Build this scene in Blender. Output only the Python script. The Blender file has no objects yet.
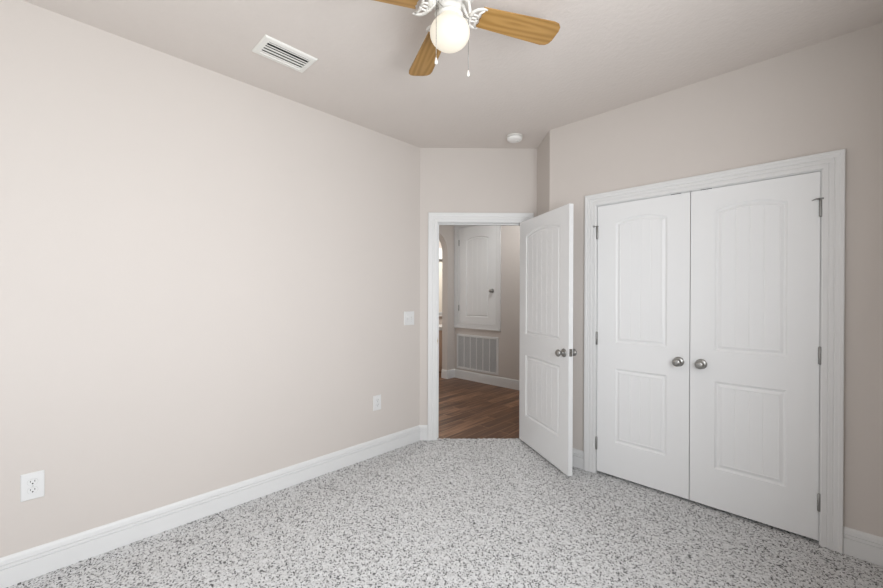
import bpy, math, random
import numpy as np
random.seed(7); rng = np.random.default_rng(7)
SC = bpy.context.scene
COL = SC.collection
PI = math.pi

# ------------------------------------------------------------------ camera
H = 2.743            # ceiling height
CAMP = (2.7069, 0.0, 1.3539)
cam_d = bpy.data.cameras.new('camera'); cam = bpy.data.objects.new('camera', cam_d); COL.objects.link(cam)
cam.location = CAMP
from mathutils import Matrix
cam.matrix_world = (Matrix.Translation(CAMP) @ Matrix.Rotation(math.radians(44.365), 4, 'Z') @ Matrix.Rotation(PI/2-math.radians(.1816), 4, 'X')
                    @ Matrix.Rotation(math.radians(.165), 4, 'Z'))
cam_d.sensor_width = 36; cam_d.lens = 390/883*36; cam_d.shift_y = 3.144/883; cam_d.clip_start = .02
SC.camera = cam

# ------------------------------------------------------------------ world, light, exposure
SC.view_settings.view_transform = 'Standard'; SC.view_settings.look = 'None'
SC.view_settings.gamma = 1; SC.view_settings.use_curve_mapping = False
SC.view_settings.exposure = 0.0
w = bpy.data.worlds.new('sky'); SC.world = w; w.use_nodes = True
bg = w.node_tree.nodes['Background']; bg.inputs[0].default_value = (.82, .91, 1, 1); bg.inputs[1].default_value = 1.0

L_RW = 70; L_BW = 7; LTILT = .13; L_FAR = 9; E_GLOBE = .6; E_HALL = 52
def area(name, loc, rot, sx, sy, power, col=(1, 1, 1), spread=180):
    d = bpy.data.lights.new(name, 'AREA'); d.shape = 'RECTANGLE'; d.size = sx; d.size_y = sy
    d.energy = power; d.color = col; d.spread = math.radians(spread)
    o = bpy.data.objects.new(name, d); COL.objects.link(o); o.location = loc; o.rotation_euler = rot
    return o
# daylight entering by the window of the right wall and ambient fill from a window added in the back wall
area('daylight_right_window', (3.16, .55, 1.57), (0, PI/2+LTILT, 0), 1.3, 1.7, L_RW, (.955, .985, 1.02), 168)
area('back_window_ambient_fill', (1.1, -1.29, 1.50), (PI/2, 0, 0), 1.6, 1.3, L_BW, (.955, .985, 1.02))
# fill lights added in the far room
area('far_room_side_fill', (-2.8, 3.06, 1.6), (PI/2, 0, 0), 1.4, 1.6, L_FAR, (1, .97, .92))
area('far_room_top_fill', (-2.85, 6.0, 2.70), (0, math.radians(20), 0), .5, 1.2, 48, (1, .97, .92))

# ------------------------------------------------------------------ materials
def mat(name, col, rough=.6, metal=0, bump=None, vary=0, vscale=3, spec=.5):
    m = bpy.data.materials.new(name); m.use_nodes = True; nt = m.node_tree
    b = nt.nodes['Principled BSDF']
    b.inputs['Base Color'].default_value = (*col, 1); b.inputs['Roughness'].default_value = rough
    b.inputs['Metallic'].default_value = metal; b.inputs['Specular IOR Level'].default_value = spec
    tc = nt.nodes.new('ShaderNodeTexCoord')
    if vary:
        n = nt.nodes.new('ShaderNodeTexNoise'); n.inputs['Scale'].default_value = vscale; n.inputs['Detail'].default_value = 4
        nt.links.new(tc.outputs['Object'], n.inputs['Vector'])
        r = nt.nodes.new('ShaderNodeMapRange'); r.inputs[3].default_value = 1-vary; r.inputs[4].default_value = 1+vary
        nt.links.new(n.outputs['Fac'], r.inputs[0])
        h = nt.nodes.new('ShaderNodeHueSaturation'); h.inputs['Color'].default_value = (*col, 1)
        nt.links.new(r.outputs[0], h.inputs['Value']); nt.links.new(h.outputs[0], b.inputs['Base Color'])
    if bump:
        n = nt.nodes.new('ShaderNodeTexNoise'); n.inputs['Scale'].default_value = bump[0]; n.inputs['Detail'].default_value = 3
        nt.links.new(tc.outputs['Object'], n.inputs['Vector'])
        bp = nt.nodes.new('ShaderNodeBump'); bp.inputs['Strength'].default_value = bump[1]; bp.inputs['Distance'].default_value = bump[2]
        nt.links.new(n.outputs['Fac'], bp.inputs['Height']); nt.links.new(bp.outputs[0], b.inputs['Normal'])
    return m
WALL = mat('wall_paint_greige', (.645, .597, .558), .75, bump=(90, .25, .002), vary=.015, vscale=2, spec=.25)
CEIL = mat('ceiling_paint_greige', (.71, .655, .615), .9, bump=(45, .5, .004), vary=.02, vscale=3, spec=.1)
TRIM = mat('white_trim_paint', (.76, .76, .755), .4, vary=.01, spec=.4)
DOORM = mat('white_door_paint', (.84, .845, .845), .42, bump=(160, .12, .001), vary=.01, spec=.4)
NICKEL = mat('satin_nickel', (.36, .355, .34), .36, 1.0)
NICKELB = mat('brushed_hinge_metal', (.33, .33, .32), .4, 1.0)
DARK = mat('duct_slot_shade', (.03, .03, .03), .9)  # flat dark colour standing in for shade in duct and vent slots
BLACK = mat('black_slot', (.01, .01, .01), .6)
PLATE = mat('white_switch_plastic', (.76, .76, .755), .3)
PLATEG = mat('slot_shade_screw_plastic', (.62, .62, .61), .4)  # grey of the screws, and of shade painted in slots and gaps
VENTM = mat('white_vent_enamel', (.84, .83, .79), .4)
GRILM = mat('grille_enamel', (.56, .56, .56), .5)
FANW = mat('white_fan_enamel', (.76, .74, .70), .3)
TANW = mat('tan_cabinet_paint', (.62, .45, .34), .5)
DETM = mat('white_detector_plastic', (.92, .91, .89), .35)
SHADE = mat('cream_shade_fabric', (.82, .78, .70), .9)
BRASS = mat('worn_brass', (.45, .33, .18), .35, 1.0)
SUB = mat('subfloor', (.3, .3, .3), .9)
GRASS = mat('lawn', (.12, .2, .07), .9, vary=.3, vscale=2)

def wood_floor():
    m = bpy.data.materials.new('wood_plank_floor'); m.use_nodes = True; nt = m.node_tree; N = nt.nodes; L = nt.links
    b = N['Principled BSDF']; b.inputs['Roughness'].default_value = .38
    tc = N.new('ShaderNodeTexCoord'); mp = N.new('ShaderNodeMapping'); mp.inputs['Rotation'].default_value = (0, 0, PI/2)
    L.new(tc.outputs['Object'], mp.inputs[0])
    br = N.new('ShaderNodeTexBrick'); br.offset = .37
    br.inputs['Scale'].default_value = 1; br.inputs['Brick Width'].default_value = .8; br.inputs['Row Height'].default_value = .13
    br.inputs['Mortar Size'].default_value = .0025; br.inputs['Mortar Smooth'].default_value = .1
    br.inputs['Color1'].default_value = (0, 0, 0, 1); br.inputs['Color2'].default_value = (1, 1, 1, 1); br.inputs['Mortar'].default_value = (.5, .5, .5, 1)
    L.new(mp.outputs[0], br.inputs['Vector'])
    mp2 = N.new('ShaderNodeMapping'); mp2.inputs['Scale'].default_value = (30, 2.2, 1); L.new(tc.outputs['Object'], mp2.inputs[0])
    va = N.new('ShaderNodeVectorMath'); va.operation = 'ADD'; L.new(mp2.outputs[0], va.inputs[0])
    vs = N.new('ShaderNodeVectorMath'); vs.operation = 'SCALE'; vs.inputs['Scale'].default_value = 7; L.new(br.outputs['Color'], vs.inputs[0]); L.new(vs.outputs[0], va.inputs[1])
    no = N.new('ShaderNodeTexNoise'); no.inputs['Scale'].default_value = 1; no.inputs['Detail'].default_value = 5; no.inputs['Distortion'].default_value = .8
    L.new(va.outputs[0], no.inputs['Vector'])
    mix = N.new('ShaderNodeMath'); mix.operation = 'MULTIPLY_ADD'; mix.inputs[1].default_value = .75
    sep = N.new('ShaderNodeSeparateColor'); L.new(br.outputs['Color'], sep.inputs[0])
    m2 = N.new('ShaderNodeMath'); m2.operation = 'MULTIPLY'; m2.inputs[1].default_value = .17; L.new(sep.outputs[0], m2.inputs[0])
    L.new(no.outputs['Fac'], mix.inputs[0]); L.new(m2.outputs[0], mix.inputs[2])
    cr = N.new('ShaderNodeValToRGB'); e = cr.color_ramp.elements
    e[0].position = .22; e[0].color = (.060, .024, .011, 1); e[1].position = .72; e[1].color = (.46, .25, .14, 1)
    x = e.new(.47); x.color = (.165, .075, .034, 1)
    L.new(mix.outputs[0], cr.inputs[0])
    mx = N.new('ShaderNodeMix'); mx.data_type = 'RGBA'; L.new(br.outputs['Fac'], mx.inputs[0]); L.new(cr.outputs[0], mx.inputs[6]); mx.inputs[7].default_value = (.42, .25, .15, 1)
    L.new(mx.outputs[2], b.inputs['Base Color'])
    return m
WOOD = wood_floor()

def carpet_mat():
    m = bpy.data.materials.new('speckled_grey_carpet'); m.use_nodes = True; nt = m.node_tree; N = nt.nodes; L = nt.links
    b = N['Principled BSDF']; b.inputs['Roughness'].default_value = 1; b.inputs['Specular IOR Level'].default_value = .05
    tc = N.new('ShaderNodeTexCoord')
    v = N.new('ShaderNodeTexVoronoi'); v.inputs['Scale'].default_value = 150; v.inputs['Randomness'].default_value = 1
    L.new(tc.outputs['Object'], v.inputs['Vector'])
    sep = N.new('ShaderNodeSeparateColor'); L.new(v.outputs['Color'], sep.inputs[0])
    n1 = N.new('ShaderNodeTexNoise'); n1.inputs['Scale'].default_value = 90; n1.inputs['Detail'].default_value = 2
    L.new(tc.outputs['Object'], n1.inputs['Vector'])
    ma = N.new('ShaderNodeMath'); ma.operation = 'MULTIPLY_ADD'; ma.inputs[1].default_value = .4; ma.inputs[2].default_value = -.2
    L.new(n1.outputs['Fac'], ma.inputs[0])
    ad = N.new('ShaderNodeMath'); ad.operation = 'ADD'; L.new(sep.outputs[0], ad.inputs[0]); L.new(ma.outputs[0], ad.inputs[1])
    cr = N.new('ShaderNodeValToRGB'); e = cr.color_ramp.elements
    e[0].position = .04; e[0].color = (.10, .10, .10, 1); e[1].position = .85; e[1].color = (.73, .73, .73, 1)
    x = e.new(.16); x.color = (.30, .30, .30, 1); x = e.new(.30); x.color = (.58, .58, .58, 1)
    L.new(ad.outputs[0], cr.inputs[0]); L.new(cr.outputs[0], b.inputs['Base Color'])
    return m
CARPET = carpet_mat()

def blade_mat():
    m = bpy.data.materials.new('honey_oak'); m.use_nodes = True; nt = m.node_tree; N = nt.nodes; L = nt.links
    b = N['Principled BSDF']; b.inputs['Roughness'].default_value = .4
    tc = N.new('ShaderNodeTexCoord'); mp = N.new('ShaderNodeMapping'); mp.inputs['Scale'].default_value = (1.6, 14, 14)
    L.new(tc.outputs['Object'], mp.inputs[0])
    no = N.new('ShaderNodeTexWave'); no.wave_type = 'RINGS'; no.rings_direction = 'Z'; no.inputs['Scale'].default_value = .8; no.inputs['Distortion'].default_value = 6; no.inputs['Detail'].default_value = 3
    mp.inputs['Location'].default_value = (-.5, .2, 0)
    L.new(mp.outputs[0], no.inputs['Vector'])
    cr = N.new('ShaderNodeValToRGB'); e = cr.color_ramp.elements
    e[0].color = (.33, .175, .045, 1); e[1].color = (.44, .25, .078, 1)
    L.new(no.outputs['Fac'], cr.inputs[0]); L.new(cr.outputs[0], b.inputs['Base Color'])
    return m
OAK = blade_mat()

def emis(name, col, s, base=(.9, .9, .9)):
    m = bpy.data.materials.new(name); m.use_nodes = True; b = m.node_tree.nodes['Principled BSDF']
    b.inputs['Base Color'].default_value = (*base, 1); b.inputs['Emission Color'].default_value = (*col, 1); b.inputs['Emission Strength'].default_value = s
    return m
GLOBE = emis('lit_opal_glass', (1, .90, .74), E_GLOBE, (.40, .38, .34))
HALLGLOBE = emis('hall_fill_glow', (.98, 1, 1), E_HALL)
def glass():
    m = bpy.data.materials.new('window_glass'); m.use_nodes = True; nt = m.node_tree
    nt.nodes.remove(nt.nodes['Principled BSDF']); t = nt.nodes.new('ShaderNodeBsdfTransparent'); g = nt.nodes.new('ShaderNodeBsdfGlossy')
    g.inputs['Roughness'].default_value = .02; mx = nt.nodes.new('ShaderNodeMixShader'); mx.inputs[0].default_value = .06
    nt.links.new(t.outputs[0], mx.inputs[1]); nt.links.new(g.outputs[0], mx.inputs[2]); nt.links.new(mx.outputs[0], nt.nodes['Material Output'].inputs[0])
    return m
GLASS = glass()

# ------------------------------------------------------------------ mesh helpers
class MB:
    def __init__(s): s.v = []; s.f = []; s.sm = []
    def add(s, vs, fs, smooth=False, X=None):
        n = len(s.v)
        for p in vs: s.v.append(X(p) if X else tuple(p))
        for f in fs: s.f.append(tuple(i+n for i in f)); s.sm.append(smooth)
        return s
    def box(s, x0, x1, y0, y1, z0, z1, X=None):
        vs = [(x, y, z) for z in (z0, z1) for y in (y0, y1) for x in (x0, x1)]
        return s.add(vs, [(0, 2, 3, 1), (4, 5, 7, 6), (0, 1, 5, 4), (2, 6, 7, 3), (0, 4, 6, 2), (1, 3, 7, 5)], X=X)
    def cbox(s, x0, x1, y0, y1, z0, z1, c, X=None):      # box with chamfered edges towards -y (front face)
        vs = [(x0, y1, z0), (x1, y1, z0), (x1, y1, z1), (x0, y1, z1),
              (x0, y0+c, z0), (x1, y0+c, z0), (x1, y0+c, z1), (x0, y0+c, z1),
              (x0+c, y0, z0+c), (x1-c, y0, z0+c), (x1-c, y0, z1-c), (x0+c, y0, z1-c)]
        fs = [(0, 3, 2, 1), (8, 9, 10, 11)]
        for a in (0, 4):
            for i in range(4):
                j = (i+1) % 4; fs.append((a+i, a+j, a+4+j, a+4+i))
        return s.add(vs, fs, X=X)
    def prism(s, poly, z0, z1, X=None, smooth=False):     # poly in xy, ccw
        n = len(poly); vs = [(x, y, z0) for x, y in poly]+[(x, y, z1) for x, y in poly]
        fs = [tuple(range(n))[::-1], tuple(range(n, 2*n))]
        s.add(vs, fs, X=X)
        return s.add(vs, [(i, (i+1) % n, n+(i+1) % n, n+i) for i in range(n)], smooth, X=X)
    def lathe(s, prof, n=32, X=None, smooth=True, axis='z'):   # prof: (r, h)
        vs = []; fs = []
        for r, h in prof:
            for k in range(n):
                a = 2*PI*k/n; c, d = r*math.cos(a), r*math.sin(a)
                vs.append((c, d, h) if axis == 'z' else (c, -h, d))   # axis 'y': height goes towards -y
        for i in range(len(prof)-1):
            for k in range(n):
                j = (k+1) % n; fs.append((i*n+k, i*n+j, (i+1)*n+j, (i+1)*n+k))
        if prof[0][0] > 1e-5: fs.append(tuple(range(n))[::-1])
        m = (len(prof)-1)*n
        if prof[-1][0] > 1e-5: fs.append(tuple(range(m, m+n)))
        return s.add(vs, fs, smooth, X=X)
    def tube(s, pts, r, n=8, X=None, flat=1.0):
        pts = [np.array(p, float) for p in pts]; vs = []; fs = []
        for i, p in enumerate(pts):
            t = pts[min(i+1, len(pts)-1)]-pts[max(i-1, 0)]; t /= np.linalg.norm(t)
            up = np.array((0, 0, 1.)) if abs(t[2]) < .9 else np.array((1., 0, 0))
            a = np.cross(t, up); a /= np.linalg.norm(a); b = np.cross(a, t)
            rr = r[i] if isinstance(r, (list, tuple)) else r
            for k in range(n):
                g = 2*PI*k/n; vs.append(tuple(p+a*rr*math.cos(g)+b*rr*flat*math.sin(g)))
        for i in range(len(pts)-1):
            for k in range(n):
                j = (k+1) % n; fs.append((i*n+k, i*n+j, (i+1)*n+j, (i+1)*n+k))
        fs.append(tuple(range(n))[::-1]); m = (len(pts)-1)*n; fs.append(tuple(range(m, m+n)))
        return s.add(vs, fs, True, X=X)
    def build(s, name, m, parent=None, loc=None, rot=None, fix=True):
        me = bpy.data.meshes.new(name); me.from_pydata(s.v, [], s.f); me.polygons.foreach_set('use_smooth', s.sm)
        me.materials.append(m)
        if fix:
            import bmesh
            bm = bmesh.new(); bm.from_mesh(me); bmesh.ops.recalc_face_normals(bm, faces=bm.faces); bm.to_mesh(me); bm.free()
        o = bpy.data.objects.new(name, me); COL.objects.link(o)
        if parent: o.parent = parent
        if loc: o.location = loc
        if rot: o.rotation_euler = rot
        return o
def tag(o, label, cat=None, group=None, kind=None):
    o['label'] = label
    if cat: o['category'] = cat
    if group: o['group'] = group
    if kind: o['kind'] = kind
    return o
def struct(o, label, cat): return tag(o, label, cat, kind='structure')
def empty(name, loc, rot=(0, 0, 0), parent=None):
    o = bpy.data.objects.new(name, None); o.empty_display_size = .1; COL.objects.link(o); o.location = loc; o.rotation_euler = rot
    if parent: o.parent = parent
    return o
def bevel(o, wdt, seg=2):
    b = o.modifiers.new('bevel', 'BEVEL'); b.width = wdt; b.segments = seg; b.limit_method = 'ANGLE'; b.angle_limit = math.radians(40)
    return o

# frames of the walls: local x along the wall, local -y into the room, z up
A = (0.0, 2.477); B = (.7785, 3.2555); C = (1.067, 2.967)
WT = .12; XR = 3.12; YB = -1.25; YH = 4.80; XA = -1.68; XE = 1.25
F_LEFT = ((0, 0, 0), (0, 0, PI/2))                        # local x = world +y, into the room = world +x
F_DIAG = ((A[0], A[1], 0), (0, 0, PI/4))
F_CLOS = ((0, C[1], 0), (0, 0, 0))
F_HALL = ((0, YH, 0), (0, 0, 0))

# ------------------------------------------------------------------ walls
mb = MB()
mb.prism([(0, YB), (0, A[1]), (-WT, A[1]+.05), (-WT, YB)], 0, H)
struct(mb.build('wall_left', WALL), 'long greige wall on the left, with the white outlet and switch plates', 'wall')
def holed_wall(name, frame, x0, x1, openings, label, thick=WT, top=H, extra=None):
    mb = MB(); cur = x0
    for (a, b, za, zb) in openings:
        mb.box(cur, a, 0, thick, 0, top)
        if za > 0: mb.box(a, b, 0, thick, 0, za)
        mb.box(a, b, 0, thick, zb, top); cur = b
    mb.box(cur, x1, 0, thick, 0, top)
    if extra: extra(mb)
    return struct(mb.build(name, WALL, loc=frame[0], rot=frame[1]), label, 'wall')
JT = .018
D_L, D_R, D_T = .168, .974, 2.043                          # bedroom door opening in the diagonal wall
holed_wall('wall_diagonal', F_DIAG, 0, 1.101, [(D_L-JT, D_R+JT, 0, D_T+JT)], 'greige angled wall around the open bedroom doorway')
K_L, K_M, K_R, K_T = 1.469, 2.084, 2.697, 2.043            # closet opening
mb = MB(); mb.prism([B, C, (C[0]+.085, C[1]+.085+.0), (B[0]+.085, B[1]+.085)], 0, H)
struct(mb.build('wall_return', WALL), 'narrow greige return wall behind the open bedroom door', 'wall')
holed_wall('wall_closet', F_CLOS, C[0], XR, [(K_L-JT, K_R+JT, 0, K_T+JT)], 'greige wall on the right around the double closet doors')
holed_wall('wall_right', ((XR, YB, 0), (0, 0, PI/2)), 0, C[1]-YB, [(.90, 2.70, .9, 2.25)], 'greige window wall outside the right edge of the photo', thick=-WT)
holed_wall('wall_back', ((0, YB, 0), (0, 0, 0)), 0, XR, [(.25, 1.95, .8, 2.2)], 'greige wall behind the camera, with the added window', thick=-WT)
# closet interior
mb = MB(); mb.box(C[0]+.3, XR, 3.75, 3.85, 0, H); mb.box(C[0]+.2, C[0]+.3, C[1]+WT, 3.85, 0, H); mb.box(XR, XR+.1, C[1], 3.85, 0, H)
struct(mb.build('wall_closet_interior', WALL), 'inner walls of the closet behind the closed double doors', 'wall')
# hall
C_L, C_R, C_B, C_T = -1.585, -.835, .920, 2.468             # cupboard opening in the hall wall
holed_wall('wall_hall', F_HALL, XA-WT, XE, [(C_L-JT, C_R+JT, C_B-JT, C_T+JT)], 'greige hall wall with the cupboard door and return air grille')
mb = MB(); mb.box(C_L-.1, C_R+.1, YH+.4, YH+.45, .8, 2.6); mb.box(C_L-.15, C_L-.1, YH+WT, YH+.45, .8, 2.6); mb.box(C_R+.1, C_R+.15, YH+WT, YH+.45, .8, 2.6)
struct(mb.build('wall_cupboard_interior', WALL), 'inner walls of the hall cupboard behind its closed door', 'wall')
# arch wall: local x = world +y; opening with rounded upper corners
def arch_wall():
    y0, y1, zt, r = 3.45, 4.625, 2.40, .34
    mb = MB(); x0, x1 = XA-WT, XA
    mb.box(x0, x1, 1.5, y0, 0, H); mb.box(x0, x1, y1, YH, 0, H)
    pts = []
    for k in range(13):
        a = PI*k/24; pts.append((y1-r+r*math.cos(a), zt-r+r*math.sin(a)))
    for k in range(13):
        a = PI/2+PI*k/24; pts.append((y0+r+r*math.cos(a), zt-r+r*math.sin(a)))
    top = [(p[0], H) for p in pts]
    n = len(pts); vs = []
    for x in (x0, x1):
        vs += [(x, p[0], p[1]) for p in pts]; vs += [(x, p[0], H) for p in pts]
    fs = []
    for i in range(n-1):
        fs.append((i, i+1, n+i+1, n+i)); fs.append((2*n+i, 3*n+i, 3*n+i+1, 2*n+i+1)); fs.append((i, 2*n+i, 2*n+i+1, i+1))
    mb.add(vs, fs)
    return mb.build('wall_arch', WALL, fix=False)
struct(arch_wall(), 'greige hall wall with the rounded archway to the bright room', 'wall')
mb = MB(); mb.box(XA, -WT, 1.4, 1.5, 0, H); struct(mb.build('wall_hall_end', WALL), 'greige end wall of the hall left of the doorway', 'wall')
mb = MB(); mb.box(XE, XE+.1, 3.1+.75, YH, 0, H); struct(mb.build('wall_hall_right', WALL), 'greige end wall of the hall behind the closet', 'wall')
# far room behind the arch
XF = -3.80
holed_wall('wall_far', ((XF, 3.0, 0), (0, 0, PI/2)), 0, 4.6, [(2.9, 3.9, .90, 2.22)], 'cream far wall of the bright room beyond the archway')
mb = MB(); mb.box(XF, XA-WT, 2.9, 3.0, 0, H); mb.box(XF, XA, 7.6, 7.7, 0, H); mb.box(XA-WT, XA, YH+WT, 7.6, 0, H)
struct(mb.build('wall_far_side', WALL), 'side walls of the bright room beyond the archway', 'wall')

# ceiling and floors
mb = MB(); mb.box(XF-.2, XR+.2, YB-.2, 7.8, H, H+.12)
struct(mb.build('ceiling', CEIL), 'flat textured greige ceiling above the bedroom', 'ceiling')
mb = MB(); mb.box(-.1, XR+.1, YB-.1, 3.85, -.14, -.012)
struct(mb.build('floor', SUB), 'floor slab under the grey carpet of the bedroom', 'floor')
q = .0355/math.sqrt(.5)
mb = MB(); mb.prism([(XF, 1.4), (-.14, 1.4), (-.14, A[1]+q-.14), (B[0]+.03, B[1]+q+.03), (XE, 3.85), (XE, 7.6), (XF, 7.6)], -.012, 0.0)
struct(mb.build('floor_hall', WOOD), 'dark brown wood plank floor of the hall beyond the doorway', 'floor')
mb = MB(); mb.box(-12, 12, -14, -3, -.6, -.5); mb.box(5, 14, -14, 14, -.6, -.5)
struct(mb.build('ground', GRASS), 'lawn outside the windows', 'ground')

# carpet (pile as real relief)
def carpet():
    st = .008
    xs = np.arange(.001, XR, st); ys = np.arange(YB+.001, 3.74, st)
    nx, ny = len(xs), len(ys)
    def field(cell, sc):
        g = rng.random((int(ny*st/cell)+4, int(nx*st/cell)+4)); 
        fy = np.arange(ny)*st/cell; fx = np.arange(nx)*st/cell
        iy = fy.astype(int); ix = fx.astype(int); ty = (fy-iy)[:, None]; tx = (fx-ix)[None]
        ty = ty*ty*(3-2*ty); tx = tx*tx*(3-2*tx)
        g00 = g[np.ix_(iy, ix)]; g01 = g[np.ix_(iy, ix+1)]; g10 = g[np.ix_(iy+1, ix)]; g11 = g[np.ix_(iy+1, ix+1)]
        return sc*((g00*(1-tx)+g01*tx)*(1-ty)+(g10*(1-tx)+g11*tx)*ty)
    z = field(.012, .006)+rng.random((ny, nx))*.005+field(.15, .002)-.007
    XX, YY = np.meshgrid(xs, ys)
    XX = XX+rng.normal(0, .0012, XX.shape); YY = YY+rng.normal(0, .0012, YY.shape)
    co = np.stack([XX, YY, z], -1).reshape(-1, 3)
    idx = np.arange(nx*ny).reshape(ny, nx)
    quads = np.stack([idx[:-1, :-1], idx[:-1, 1:], idx[1:, 1:], idx[1:, :-1]], -1)
    cx, cy = np.meshgrid(xs[:-1]+st/2, ys[:-1]+st/2)
    dn = (-(cx-A[0])+(cy-A[1]))*.7071
    sd = ((cx-A[0])+(cy-A[1]))*.7071
    keep = (dn < np.where((sd > D_L-.004) & (sd < D_R+.004), .034, -.002)) & ~((cy > C[1]+.02) & (cx+cy > B[0]+B[1]+.03) & (cx < K_L)) & ~((cy > C[1]+.02) & (cx > K_R+.03))
    q = quads[keep]
    me = bpy.data.meshes.new('carpet'); me.from_pydata(co.tolist(), [], q.tolist())
    me.polygons.foreach_set('use_smooth', np.ones(len(q), bool)); me.materials.append(CARPET)
    import bmesh
    bm = bmesh.new(); bm.from_mesh(me); bmesh.ops.delete(bm, geom=[v for v in bm.verts if not v.link_faces], context='VERTS'); bm.to_mesh(me); bm.free()
    o = bpy.data.objects.new('carpet', me); COL.objects.link(o)
    return tag(o, 'light grey speckled plush carpet covering the whole bedroom floor', 'carpet', kind='stuff')
carpet()

# ------------------------------------------------------------------ baseboards
BBP = [(0, 0), (.016, 0), (.016, .086), (.0100, .0868), (.0100, .0890), (.0132, .0895), (.0132, .1035), (.0080, .1043), (.0080, .1066), (.0108, .1072), (.0095, .124), (.0065, .134), (.003, .139), (0, .140)]
def baseboard(name, pts, label):                           # pts: plan polyline, room on the right-hand side of travel
    mb = MB(); n = len(BBP); m = len(pts); P = [np.array(p, float) for p in pts]; vs = []
    for i in range(m):
        ns = []
        for j in (i-1, i):
            if 0 <= j < m-1:
                t = P[j+1]-P[j]; t /= np.linalg.norm(t); ns.append(np.array((t[1], -t[0])))
        nn = sum(ns)/len(ns); nn = nn/np.dot(nn, ns[0]) if len(ns) > 1 else nn
        for d, z in BBP: vs.append((P[i][0]+nn[0]*d, P[i][1]+nn[1]*d, z))
    fs = [(i*n+k, i*n+(k+1) % n, (i+1)*n+(k+1) % n, (i+1)*n+k) for i in range(m-1) for k in range(n)]
    fs += [tuple(range(n)), tuple(range((m-1)*n, m*n))[::-1]]
    mb.add(vs, fs); return struct(mb.build(name, TRIM), label, 'baseboard')
def dg(s, n=0): return (A[0]+(s+n)*.70711, A[1]+(s-n)*.70711)   # along the diagonal wall, n into the room
CW = .0865                                                  # casing width
baseboard('baseboard_left', [(0, YB), A, dg(D_L-CW-.006)], 'tall white baseboard along the left wall')
baseboard('baseboard_return', [dg(D_R+CW+.006), B, C, (K_L-CW-.006, C[1])], 'white baseboard between the open door and the closet casing')
baseboard('baseboard_right', [(K_R+CW+.006, C[1]), (XR, C[1]), (XR, YB)], 'white baseboard right of the closet casing')
baseboard('baseboard_back', [(XR, YB), (0, YB)], 'white baseboard along the back wall behind the camera')
baseboard('baseboard_hall', [(XA-WT, 4.625), (XA, 4.625), (XA, YH), (XE, YH)], 'white baseboard along the hall wall under the return grille')
baseboard('baseboard_far', [(XF, 3.0), (XF, 7.6)], 'white baseboard of the bright room beyond the archway')

# ------------------------------------------------------------------ casings
CAP = [(.000, 0), (.000, .010), (.004, .0125), (.022, .0125), (.026, .0105), (.030, .014), (.044, .0145), (.048, .0125), (.052, .0165), (.066, .018), (.070, .021), (.0835, .0215), (.0865, .018), (.0865, 0)]
def casing(name, frame, x0, x1, z0, z1, label, four=False, side=-1, parent=None, rev=.005, lab=True):
    mb = MB(); n = len(CAP); vs = []
    x0 -= rev; x1 += rev; z1 += rev
    for u, v in CAP:
        if four: ring = [(x0-u, z0-rev-u), (x0-u, z1+u), (x1+u, z1+u), (x1+u, z0-rev-u)]
        else: ring = [(x0-u, z0), (x0-u, z1+u), (x1+u, z1+u), (x1+u, z0)]
        vs += [(x, side*v, z) for x, z in ring]
    fs = []
    segs = 4 if four else 3
    for k in range(n):
        for i in range(segs):
            j = (i+1) % 4; k2 = (k+1) % n
            fs.append((k*4+i, k*4+j, k2*4+j, k2*4+i))
    if not four: fs += [tuple(k*4 for k in range(n)), tuple(k*4+3 for k in range(n))[::-1]]
    mb.add(vs, fs)
    o = mb.build(name, TRIM, parent, loc=None if parent else frame[0], rot=None if parent else frame[1])
    if lab: struct(o, label, 'door trim')
    return o
def jamb(parent, x0, x1, z0, z1, stop=.045, four=False, depth=WT, name='jamb'):
    mb = MB()
    mb.box(x0-JT, x0, 0, depth, z0, z1); mb.box(x1, x1+JT, 0, depth, z0, z1); mb.box(x0-JT, x1+JT, 0, depth, z1, z1+JT)
    if four: mb.box(x0-JT, x1+JT, 0, depth, z0-JT, z0)
    if stop:
        mb.box(x0, x0+.011, stop, stop+.035, z0, z1); mb.box(x1-.011, x1, stop, stop+.035, z0, z1); mb.box(x0+.011, x1-.011, stop, stop+.035, z1-.011, z1)
    return mb.build(name, TRIM, parent)
t1 = casing('trim_1', F_DIAG, D_L, D_R, 0, D_T, 'white casing around the open bedroom doorway')
jamb(t1, D_L, D_R, 0, D_T)
casing('hall_side_casing', F_DIAG, D_L, D_R, 0, D_T, '', side=1, parent=t1, lab=False).location = (0, WT, 0)
sp = MB(); sp.box(D_L, D_L+.0015, .004, .034, .90, .96); sp.box(D_L-.003, D_L+.0015, -.006, .004, .918, .945)
sp = sp.build('strike_plate', BRASS, t1); sp['label'] = 'small brass strike plate on the left jamb'
t2 = casing('trim_2', F_CLOS, K_L, K_R, 0, K_T, 'wide white moulded casing around the double closet doors')
jamb(t2, K_L, K_R, 0, K_T, stop=.045)
for cx in (K_M-.085, K_M+.085):
    c = MB(); c.box(cx-.03, cx+.03, -.0015, .02, K_T-.0035, K_T-.0002); c = c.build('ball_catch', BLACK, t2); c['label'] = 'dark metal catch in the gap above a closet door'
t3 = casing('trim_3', F_HALL, C_L, C_R, C_B, C_T, 'white casing framing the cupboard door in the hall', four=True)
jamb(t3, C_L, C_R, C_B, C_T, stop=.045, four=True)

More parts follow.
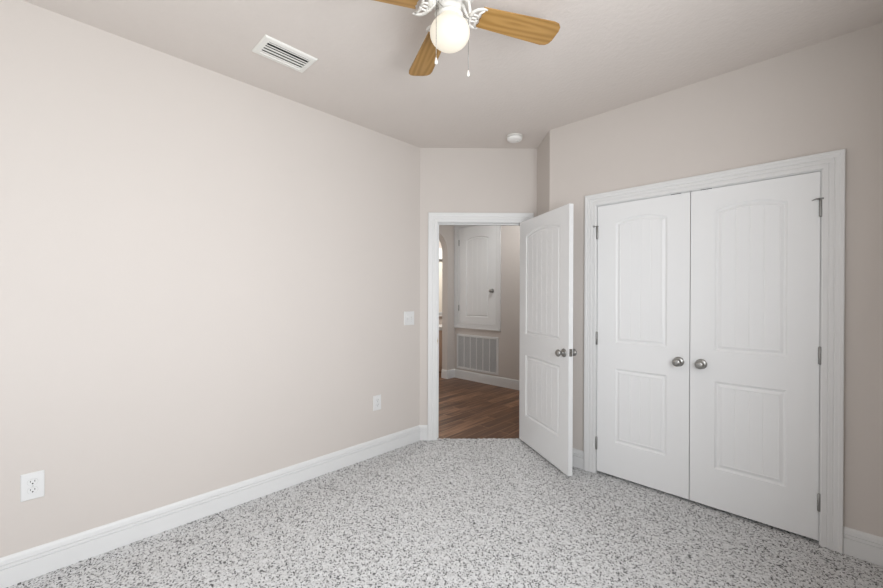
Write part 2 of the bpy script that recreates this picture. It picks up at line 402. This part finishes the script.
# ------------------------------------------------------------------ doors
def panel_door(name, W, Hd, T, panels, planks, both=False, m=None, deep=1.0):
    """door slab, local x 0..W, front face at y=0 facing -y, z 0..Hd. panels: (x0,x1,z0,z1,arch_rise)"""
    MW = .036
    def prof(d):       # relief of the moulded panel edge by distance inside the panel outline
        pts = [(0, 0), (.004, -.0035), (.010, -.0065), (.016, -.0070), (.022, -.0045), (.030, -.0020), (MW-.003, -.0018), (MW, -.0035)]
        return np.interp(d, [p[0] for p in pts], [p[1] for p in pts])
    xs = set([0, W]); zs = set([0, Hd])
    for (a, b, c, d, r) in panels:
        for k in (0, .004, .010, .016, .022, .030, MW-.003, MW):
            xs |= {round(a+k, 5), round(b-k, 5)}; zs |= {round(c+k, 5)}
            if r == 0: zs |= {round(d-k, 5)}
        if r: zs |= {round(v, 5) for v in np.arange(d-MW-.006, d+r+.004, .003)}
        xs |= {round(v, 5) for v in np.linspace(a+MW, b-MW, 25)}
        fw = (b-a-2*MW)/planks
        for k in range(1, planks):
            for e in (-.0035, -.001, .001, .0035): xs.add(round(a+MW+k*fw+e, 5))
    xs = np.array(sorted(xs)); zs = np.array(sorted(zs))
    def thin(v):
        o = [v[0]]
        for x in v[1:]:
            if x-o[-1] > .0007: o.append(x)
        o[-1] = v[-1]; return np.array(o)
    xs, zs = thin(xs), thin(zs)
    XX, ZZ = np.meshgrid(xs, zs); Y = np.zeros_like(XX)
    for (a, b, c, d, r) in panels:
        u = (XX-(a+b)/2)/((b-a)/2); top = d+r*(1-u*u)
        dist = np.minimum(np.minimum(XX-a, b-XX), np.minimum(ZZ-c, top-ZZ))
        rel = np.where(dist > 0, prof(np.clip(dist, 0, MW)), 0)
        fw = (b-a-2*MW)/planks; ph = (XX-a-MW)/fw; g = np.abs(ph-np.round(ph))*fw
        groove = np.where((dist > MW-.001) & (np.round(ph) > 0) & (np.round(ph) < planks), -.0014*np.clip(1-(g-.0006)/.0025, 0, 1), 0)
        Y = Y-(rel+groove)*deep
    ny, nx = XX.shape; idx = np.arange(nx*ny).reshape(ny, nx)
    mb = MB()
    quads = np.stack([idx[:-1, :-1], idx[:-1, 1:], idx[1:, 1:], idx[1:, :-1]], -1).reshape(-1, 4)
    mb.add(np.stack([XX, Y, ZZ], -1).reshape(-1, 3).tolist(), quads.tolist(), False)
    n0 = len(mb.v)
    if both:
        mb.add(np.stack([XX, T-Y, ZZ], -1).reshape(-1, 3).tolist(), quads[:, ::-1].tolist(), False)
        off = n0; bidx = idx+off
    else:
        mb.v += [(x, T, z) for x in xs[[0, -1]] for z in zs[[0, -1]]]
    def strip(fr, bk):
        for i in range(len(fr)-1): mb.f.append((fr[i], bk[i], bk[i+1], fr[i+1])); mb.sm.append(False)
    if both:
        strip(list(idx[0, ::-1]), list(bidx[0, ::-1])); strip(list(idx[-1]), list(bidx[-1])); strip(list(idx[:, 0]), list(bidx[:, 0])); strip(list(idx[::-1, -1]), list(bidx[::-1, -1]))
    else:
        b00, b01, b10, b11 = n0, n0+1, n0+2, n0+3
        for f in ([*idx[0, ::-1], b00, b10], [*idx[-1], b11, b01], [*idx[:, 0], b01, b00], [*idx[::-1, -1], b10, b11], [b00, b01, b11, b10]):
            mb.f.append(tuple(int(i) for i in f)); mb.sm.append(False)
    mb.f = [tuple(int(i) for i in f) for f in mb.f]
    return mb.build(name, m or DOORM, fix=True)

KNOB = [(.0, .066), (.010, .066), (.020, .063), (.0265, .056), (.028, .049), (.025, .042), (.017, .036), (.0115, .031), (.0105, .012), (.016, .010), (.029, .008), (.0325, .004), (.0325, 0)]
def knob(parent, x, z, y=0, flip=False, label='round satin nickel knob', s=1.0):
    mb = MB()
    X = (lambda p: (p[0]*s, -p[1]*s, p[2]*s)) if flip else (lambda p: (p[0]*s, p[1]*s, p[2]*s))
    mb.lathe(KNOB[::-1], 28, axis='y', X=X)
    o = mb.build('door_knob', NICKEL, parent, loc=(x, y, z)); o['label'] = label; return o
def hinge(parent, x, z, y=-.006, stop=0, h=.09, label='satin nickel hinge'):
    mb = MB(); mb.lathe([(.0, -h/2-.006), (.004, -h/2-.004), (.0074, -h/2), (.0074, h/2), (.004, h/2+.004), (0, h/2+.006)], 12)
    for k in (-.6, -.2, .2, .6): mb.lathe([(.0080, k*h/2-.0012), (.0080, k*h/2+.0012)], 12)
    if stop:                                             # hinge-pin door stop: plate, screw rod and pads
        mb.lathe([(0, h/2+.001), (.010, h/2+.002), (.010, h/2+.006), (0, h/2+.007)], 14)
        if stop < 0:
            mb.tube([(0, -.004, h/2+.0035), (-.020, -.012, h/2+.0035)], .003)
            mb.tube([(-.016, -.011, h/2+.0035), (-.024, -.014, h/2+.0035)], .0075, n=12)
        else:
            mb.tube([(0, -.004, h/2+.0035), (-.018, -.010, h/2+.0035), (-.036, -.010, h/2-.003)], [.0045, .0045, .0015])
            mb.tube([(0, -.004, h/2+.0035), (.012, -.008, h/2+.0035)], .005)
    o = mb.build('hinge', NICKELB, parent, loc=(x, y, z)); o['label'] = label; return o

LOWER = (.248, .799); UPPER = (.992, 1.877)
def two_panel(W, st, r=.036): return [(st, W-st, LOWER[0], LOWER[1], 0), (st, W-st, UPPER[0], UPPER[1], r)]
# closet doors
GAP = .0042; KW = K_M-K_L-GAP*1.5
d2 = panel_door('door_2', KW, 2.020, .035, two_panel(KW, .134), 4, deep=1.25)
d2.location = (K_L+GAP, C[1]+.001, .020)
struct(d2, 'white closet door leaf nearest the open bedroom door, with arched plank panel', 'door')
knob(d2, KW-.062, .900, label='satin nickel closet knob')
for z, s in ((.212, 0), (1.014, 0), (1.820, -1)): hinge(d2, -.0015, z, stop=s, label='satin nickel hinge with a pin door stop' if s else 'satin nickel hinge')
d3 = panel_door('door_3', KW, 2.020, .035, two_panel(KW, .134), 4, deep=1.25)
d3.location = (K_M+GAP/2, C[1]+.001, .020)
struct(d3, 'white closet door leaf furthest right, hinged beside the bare wall', 'door')
knob(d3, .062, .900, label='satin nickel closet knob')
for z, s in ((.212, 0), (1.014, 0), (1.820, 1)): hinge(d3, KW+.0015, z, stop=s, label='satin nickel hinge with a pin door stop' if s else 'satin nickel hinge')

# bedroom door, standing open: hinge axis at the right jamb
DW = D_R-D_L-.003; ang = math.radians(-30.6)
d1 = panel_door('door_1', DW, 2.020, .035, two_panel(DW, .122, .045), 6, both=True)
px, py = dg(D_R-.003, .006)
# slab front (local -y) faces the camera side: local x from hinge to free edge, body on the right-hand side of travel
nx_, ny_ = math.sin(ang), -math.cos(ang)
d1.rotation_euler = (0, 0, ang); d1.location = (px+nx_*.035, py+ny_*.035, .020)
struct(d1, 'white bedroom door standing open at the doorway, with nickel knobs', 'door')
knob(d1, DW-.062, .907, label='satin nickel knob on the near face')
knob(d1, DW-.062, .907, y=.035, flip=True, label='satin nickel knob on the far face')
lp = MB(); lp.box(DW-.0005, DW+.0012, .005, .030, .887, .943); lp.box(DW, DW+.009, .011, .024, .905, .925)
lp.build('latch_plate', NICKEL, d1)['label'] = 'satin nickel latch plate on the door edge'
for z in (.22, 1.022, 1.828): hinge(d1, -.003, z, y=.040)
# hall cupboard door
CD = C_R-C_L-.006
d4 = panel_door('door_4', CD, C_T-C_B-.006, .035, [(.150, CD-.140, .10, 1.335, .042)], 4, deep=1.7)
d4.location = (C_L+.003, YH+.001, C_B+.003)
struct(d4, 'white raised cupboard door in the hall wall above the return grille', 'door')
knob(d4, CD-.064, .512, label='satin nickel cupboard knob')
for z in (.236, 1.303): hinge(d4, -.0015, z)

# ------------------------------------------------------------------ windows (outside the frame, and the far room)
def window(name, frame, x0, x1, z0, z1, label, out=1):
    e = MB(); fw = .05
    def f(mb, a, b, c, d, y0, y1, t):
        mb.box(a, a+t, y0, y1, c, d); mb.box(b-t, b, y0, y1, c, d); mb.box(a+t, b-t, y0, y1, c, c+t); mb.box(a+t, b-t, y0, y1, d-t, d)
    y0, y1 = (.03*out, .09*out) if out > 0 else (-.09, -.03)
    f(e, x0, x1, z0, z1, y0, y1, fw); zm = (z0+z1)/2; e.box(x0+fw, x1-fw, y0, y1, zm-.02, zm+.02)
    o = e.build(name, TRIM, loc=frame[0], rot=frame[1]); struct(o, label, 'window')
    g = MB(); ym = (y0+y1)/2; g.box(x0+fw, x1-fw, ym-.002, ym+.002, z0+fw, zm-.02); g.box(x0+fw, x1-fw, ym-.002, ym+.002, zm+.02, z1-fw)
    g.build('window_pane', GLASS, o)
    s = MB(); ins = -1 if out > 0 else 1
    s.box(x0-.06, x1+.06, min(ins*.04, y0*out*0+.0), max(ins*.04, 0), z0-.03, z0-.002); s.build('window_sill', TRIM, o)
    return o
window('window_1', ((XR, YB, 0), (0, 0, PI/2)), .90, 2.70, .9, 2.25, 'bedroom window on the right wall outside the photo', out=-1)
window('window_2', ((0, YB, 0), (0, 0, 0)), .25, 1.95, .8, 2.2, 'added bedroom window behind the camera, for ambient light', out=-1)
w3 = window('window_3', ((XF, 3.0, 0), (0, 0, PI/2)), 2.9, 3.9, .90, 2.22, 'bright window glimpsed through the hall archway')
mb = MB(); mb.box(2.80, 4.0, -.07, -.005, 2.22, 2.48); v = mb.build('valance', TRIM, w3)
mb = MB(); mb.box(2.92, 3.88, -.028, -.022, .96, 2.17); mb.build('shade', SHADE, w3)
mb = MB(); mb.box(2.84, 3.96, -.05, -.012, 2.17, 2.215); mb.build('blind_rail', NICKELB, w3)

# ------------------------------------------------------------------ outlets and switch
def plate(name, y, z, kind, label, cat, w, h):
    e = empty(name, (0, y, z), (0, 0, PI/2)); tag(e, label, cat)
    mb = MB(); mb.cbox(-w/2, w/2, -.0062, -.0002, -h/2, h/2, .003); mb.build('cover_plate', PLATE, e)
    if kind == 'outlet':
        for s in (-1, 1):
            r = MB(); cz = s*.0197
            poly = []
            for k in range(24):
                a = 2*PI*k/24; poly.append((.0172*math.cos(a), max(-.0135, min(.0135, .0172*math.sin(a)))))
            r.prism(poly, .006, .0092, X=lambda p: (p[0], -p[2], p[1]+cz))
            ro = r.build('receptacle', PLATE, e)
            g = MB(); g.prism([(x*1.09, y*1.09) for x, y in poly], .0055, .0066, X=lambda p: (p[0], -p[2], p[1]+cz)); g.build('gap', PLATEG, ro)  # darker ring: shade around the receptacle put into its colour
            q = MB(); q.box(-.0085, -.0062, -.0096, -.009, cz, cz+.008); q.box(.0060, .0085, -.0096, -.009, cz+.001, cz+.0085); q.lathe([(.0031, .009), (.0031, .0096)], 12, axis='y', X=lambda p: (p[0], p[1], p[2]+cz-.0065))
            q.build('slots', BLACK, ro)
        q = MB(); q.lathe([(.0035, .006), (.003, .0075), (0, .0077)], 12, axis='y'); q.build('screw', PLATEG, e)
    else:
        for s in (-1, 1):
            t = MB(); cx = s*.023
            t.box(cx-.0055, cx+.0055, -.0068, -.0060, -.013, .013); t.build('toggle_slot', PLATEG, e)
            t = MB(); t.prism([(-.0045, -.010), (.0045, -.010), (.0045, .010), (-.0045, .010)], 0, .0005, X=lambda p: (p[0]+cx, -.0068-p[2], p[1]))
            t.add([(-.0042, -.006, -.006), (.0042, -.006, -.006), (.0042, -.006, .005), (-.0042, -.006, .005), (-.0032, -.018, .004), (.0032, -.018, .004), (.0032, -.018, .010), (-.0032, -.018, .010)],
                  [(0, 1, 2, 3), (4, 5, 6, 7), (0, 1, 5, 4), (1, 2, 6, 5), (2, 3, 7, 6), (3, 0, 4, 7)], X=lambda p: (p[0]+cx, p[1], p[2]))
            t.build('toggle', PLATE, e)
            for zz in (-.03, .03):
                q = MB(); q.lathe([(.003, .006), (.0026, .0073), (0, .0074)], 10, axis='y', X=lambda p: (p[0]+cx, p[1], p[2]+zz)); q.build('screw', PLATEG, e)
    return e
# the plate frame: local -y must face world +x: rotate by +90 degrees
plate('electrical_outlet', -.034, .438, 'outlet', 'white duplex outlet plate low on the left wall, nearest the viewer', 'outlet', .080, .128)
plate('electrical_outlet', 1.987, .445, 'outlet', 'white duplex outlet plate low on the left wall, below the light switch', 'outlet', .079, .126)
plate('light_switch', 2.343, 1.149, 'switch', 'white double toggle light switch plate left of the bedroom doorway', 'light switch', .120, .124)

# ------------------------------------------------------------------ ceiling register
def register():
    x0, x1, y0, y1 = .385, .580, .829, 1.129
    e = empty('ceiling_vent', ((x0+x1)/2, (y0+y1)/2, H)); tag(e, 'white louvred air register on the ceiling near the left wall', 'vent')
    a, b = (x1-x0)/2, (y1-y0)/2; t = .030; mb = MB()
    outer = [(-a, -b), (a, -b), (a, b), (-a, b)]; inner = [(-a+t, -b+t), (a-t, -b+t), (a-t, b-t), (-a+t, b-t)]; mid = [(-a+.006, -b+.006), (a-.006, -b+.006), (a-.006, b-.006), (-a+.006, b-.006)]
    rings = [[(x, y, -.0) for x, y in outer], [(x, y, -.004) for x, y in outer], [(x, y, -.009) for x, y in mid], [(x, y, -.011) for x, y in inner], [(x, y, -.001) for x, y in inner]]
    vs = sum(rings, []); fs = [(r*4+i, r*4+(i+1) % 4, (r+1)*4+(i+1) % 4, (r+1)*4+i) for r in range(4) for i in range(4)]
    mb.add(vs, fs); mb.build('frame', VENTM, e)
    d = MB(); d.box(-a+t, a-t, -b+t, b-t, -.0015, -.0005); d.build('duct_shade_plate', DARK, e)  # no hole in the ceiling: duct shade painted as a dark plate
    n = 5; sp = (2*a-2*t)/n
    for k in range(n):
        cx = -a+t+(k+.5)*sp; s = MB()
        prof = [(-.0115, -.0025), (-.006, -.0080), (.002, -.0110), (.0095, -.0120)] if k >= 3 else [(-.0130, -.0030), (-.006, -.0070), (.004, -.0090), (.0132, -.0098)]
        vs = [(cx+u, yy, w_) for u, w_ in prof for yy in (-b+t, b-t)]+[(cx+u, yy, w_+.0012) for u, w_ in prof for yy in (-b+t, b-t)]
        fs = []
        for i in range(3): fs += [(2*i, 2*i+1, 2*i+3, 2*i+2), (8+2*i, 8+2*i+2, 8+2*i+3, 8+2*i+1)]
        fs += [(0, 1, 9, 8), (6, 14, 15, 7)]
        s.add(vs, fs, True); s.build('louvre', VENTM, e)
register()

# ------------------------------------------------------------------ smoke detector
e = empty('smoke_detector', (.789, 2.862, H)); tag(e, 'round white smoke detector on the ceiling before the doorway', 'smoke detector')
mb = MB(); mb.lathe([(.0, -.0005), (.068, -.0005), (.070, -.004), (.070, -.010), (.066, -.013), (.0, -.013)], 40); mb.build('base', FANW, e)
mb = MB(); mb.lathe([(.060, -.013), (.060, -.018), (.0, -.018)], 40); mb.build('sensing_gap', PLATEG, e)
mb = MB(); mb.lathe([(.0, -.018), (.064, -.018), (.066, -.022), (.063, -.034), (.055, -.040), (.030, -.043), (0, -.044)], 40); co = mb.build('cover', DETM, e)
mb = MB(); mb.lathe([(.010, -.042), (.010, -.046), (0, -.0465)], 16); mb.build('test_button', PLATE, co).location = (.02, .012, 0)

# ------------------------------------------------------------------ return air grille in the hall
def grille():
    x0, x1, z0, z1 = -1.625, -.783, .162, .729
    e = empty('return_air_grille', ((x0+x1)/2, YH, z0)); tag(e, 'large white return air grille low on the hall wall', 'vent')
    W = x1-x0; Hh = z1-z0; a = W/2; t = .034; mb = MB()
    mb.cbox(-a, -a+t, -.012, 0, 0, Hh, .003); mb.cbox(a-t, a, -.012, 0, 0, Hh, .003); mb.cbox(-a+t, a-t, -.012, 0, 0, t, .003); mb.cbox(-a+t, a-t, -.012, 0, Hh-t, Hh, .003)
    mb.build('frame', TRIM, e)
    mb = MB(); mb.box(-a+t, a-t, -.0015, -.0005, t, Hh-t); mb.build('filter_backing', SUB, e)
    cw = (W-2*t)/6
    for k in range(1, 6):
        mb = MB(); cx = -a+t+k*cw; mb.box(cx-.008, cx+.008, -.0115, -.001, t, Hh-t); mb.build('mullion', TRIM, e)
    for k in range(6):
        mb = MB(); xa = -a+t+k*cw+.008*(k > 0); xb = -a+t+(k+1)*cw-.008*(k < 5)
        n = 40
        for i in range(n):
            z = t+(i+.5)*(Hh-2*t)/n
            mb.add([(xa, -.0095, z-.005), (xb, -.0095, z-.005), (xb, -.002, z+.005), (xa, -.002, z+.005), (xa, -.0087, z-.0055), (xb, -.0087, z-.0055), (xb, -.0015, z+.0045), (xa, -.0015, z+.0045)],
                   [(0, 1, 2, 3), (7, 6, 5, 4), (0, 4, 5, 1)])
        mb.build('louvre_bank', GRILM, e)
    for k in (-.03, .03):
        mb = MB(); mb.lathe([(.005, .012), (.004, .016), (0, .0165)], 12, axis='y'); mb.build('thumb_latch', NICKELB, e, loc=(.02+k*2, 0, .017))
grille()

# ------------------------------------------------------------------ low cabinet glimpsed through the archway
e = empty('sideboard', (-2.60, 4.95, 0), (0, 0, -PI/4)); tag(e, 'low tan cabinet with a white top, glimpsed through the archway', 'cabinet')
mb = MB(); mb.box(-.25, .25, -.6, .6, .0, .735); mb.build('body', TANW, e)
mb = MB(); mb.box(-.28, .28, -.63, .63, .735, .80); bevel(mb.build('top', TRIM, e), .006)
for k in (-1, 1):
    mb = MB(); mb.cbox(-.28, .28, -.018, 0, -.31, .31, .006); dr = mb.build('cabinet_door', TANW, e, loc=(.251, k*.295, .38), rot=(0, 0, PI/2))
    mb = MB(); mb.lathe([(.006, 0), (.006, .012), (.014, .018), (.012, .026), (0, .028)], 16, axis='y'); mb.build('door_knob', NICKEL, dr, loc=(-k*.24, -.018, .1))

# ------------------------------------------------------------------ unseen ceiling lamp added to light the hall
e = empty('hall_added_lamp', (-.20, 3.95, H)); tag(e, 'added round lamp that lights the hall, unseen above the door head', 'ceiling light')
mb = MB(); mb.lathe([(0, -.001), (.17, -.001), (.17, -.02), (.16, -.025), (0, -.025)], 32); mb.build('base', FANW, e)
mb = MB(); mb.lathe([(.155, -.025), (.15, -.06), (.11, -.095), (.05, -.11), (0, -.112)], 32); mb.build('glass_shade', HALLGLOBE, e)

# ------------------------------------------------------------------ ceiling fan
def fan():
    fx, fy = 1.543, 1.237; ZB = -.150
    e = empty('ceiling_fan', (fx, fy, H)); tag(e, 'white ceiling fan with honey oak blades and a lit globe', 'ceiling fan')
    mb = MB(); mb.lathe([(0, -.001), (.082, -.001), (.084, -.010), (.080, -.020), (.094, -.026), (.108, -.034), (.112, -.044), (.112, -.078), (.104, -.090), (.084, -.098), (.06, -.101), (0, -.101)], 48)
    mo = mb.build('motor_housing', FANW, e)
    for k in range(16):
        a = 2*PI*k/16; s = MB(); s.box(.108, .1128, -.014, .014, -.076, -.066); s.build('vent_slot', DARK, mo, rot=(0, 0, a))
    mb = MB(); mb.lathe([(.050, -.101), (.054, -.106), (.054, -.118), (.049, -.122), (.049, -.150), (.045, -.156), (.045, -.164), (.056, -.170), (.058, -.180), (.0, -.180)], 40)
    mb.build('switch_housing', FANW, e)
    # lit globe: squat mushroom of opal glass
    mb = MB(); pr = [(.046, -.172)]
    for k in range(0, 29):
        t = math.radians(58)-math.radians(148)*k/28
        pr.append((.0865*math.cos(t) if k < 28 else 0, -.2475+.069*math.sin(t)))
    mb.lathe(pr, 40); mb.build('light_globe', GLOBE, e)
    yaw = math.radians(44.48)
    for bear in (72, -18, -108, 162):
        a = yaw+PI/2-math.radians(bear)
        # blade bracket (lacy crescent)
        br = MB(); z = ZB+.012
        br.tube([(.048, 0, -.106), (.062, 0, -.118), (.074, 0, z-.006), (.086, 0, z-.018), (.098, 0, z-.020)], [.011, .010, .0095, .0095, .011], flat=.7)
        for s in (-1, 1):
            br.tube([(.093, 0, z-.020), (.0945, s*.020, z-.020), (.100, s*.038, z-.0185), (.112, s*.052, z-.018), (.130, s*.060, z-.0175), (.152, s*.060, z-.017)], [.010, .010, .0095, .009, .008, .005], flat=.5)
            br.tube([(.130, 0, z-.021), (.127, s*.018, z-.020), (.130, s*.036, z-.019), (.142, s*.054, z-.018)], [.0065, .0065, .006, .005], flat=.6)
            br.tube([(.096, s*.022, z-.020), (.128, s*.018, z-.020)], .0055, flat=.6)
            br.tube([(.050, s*.012, -.104), (.056, s*.036, -.112), (.070, s*.042, -.124), (.084, s*.024, z-.012), (.090, s*.004, z-.018)], .0078, flat=.8)
        br.tube([(.096, 0, z-.020), (.126, 0, z-.020)], .0055, flat=.6)
        bo = br.build('blade_bracket', FANW, e, rot=(0, 0, a))
        pl = MB(); n = 10; L0, L1 = .140, .532
        half = lambda t: .051+.016*t
        up = [];
        for k in range(n+1):
            t = k/n; up.append((L0+(L1-.045-L0)*t, half(t)))
        r = half(1); crn = [(L1-.020, r-.005), (L1-.006, r-.018), (L1, r-.040)]
        poly = [(x, -h) for x, h in up]+[(x, -h) for x, h in crn]+[(x, h) for x, h in crn[::-1]]+[(x, h) for x, h in up[::-1]]
        poly += [(L0+.010, .030), (L0+.004, .014), (L0+.008, 0), (L0+.004, -.014), (L0+.010, -.030)]
        pl.prism(poly, -.003, .003)
        bl = pl.build('blade', OAK, e, loc=(0, 0, z-.008), rot=(math.radians(-9), 0, a)); bevel(bl, .0015)
    for (ax, ay, ln, nm) in ((-.058, -.085, .243, 'l'), (.082, .02, .234, 'r')):
        ca, sa = math.cos(yaw), math.sin(yaw)
        x, y = ax*ca-ay*sa, ax*sa+ay*ca
        c = MB(); z0 = -.165; f = .055/max(.001, math.hypot(x, y))
        c.tube([(x*f, y*f, z0), (x, y, z0-.004)], .0016, n=6)
        c.tube([(x, y, z0-.004), (x, y, z0-ln)], .0011, n=6)
        nb = int(ln/.006)
        for k in range(nb): c.lathe([(0, -.0017), (.0017, 0), (0, .0017)], 6, X=lambda p, k=k: (p[0]+x, p[1]+y, p[2]+z0-.006-k*.006))
        co = c.build('pull_chain', NICKELB, e)
        q = MB(); q.lathe([(0, .012), (.003, .010), (.0048, .002), (.0068, -.008), (.006, -.015), (0, -.018)], 14); q.build('pull_knob', FANW, co, loc=(x, y, z0-ln-.008))
fan()
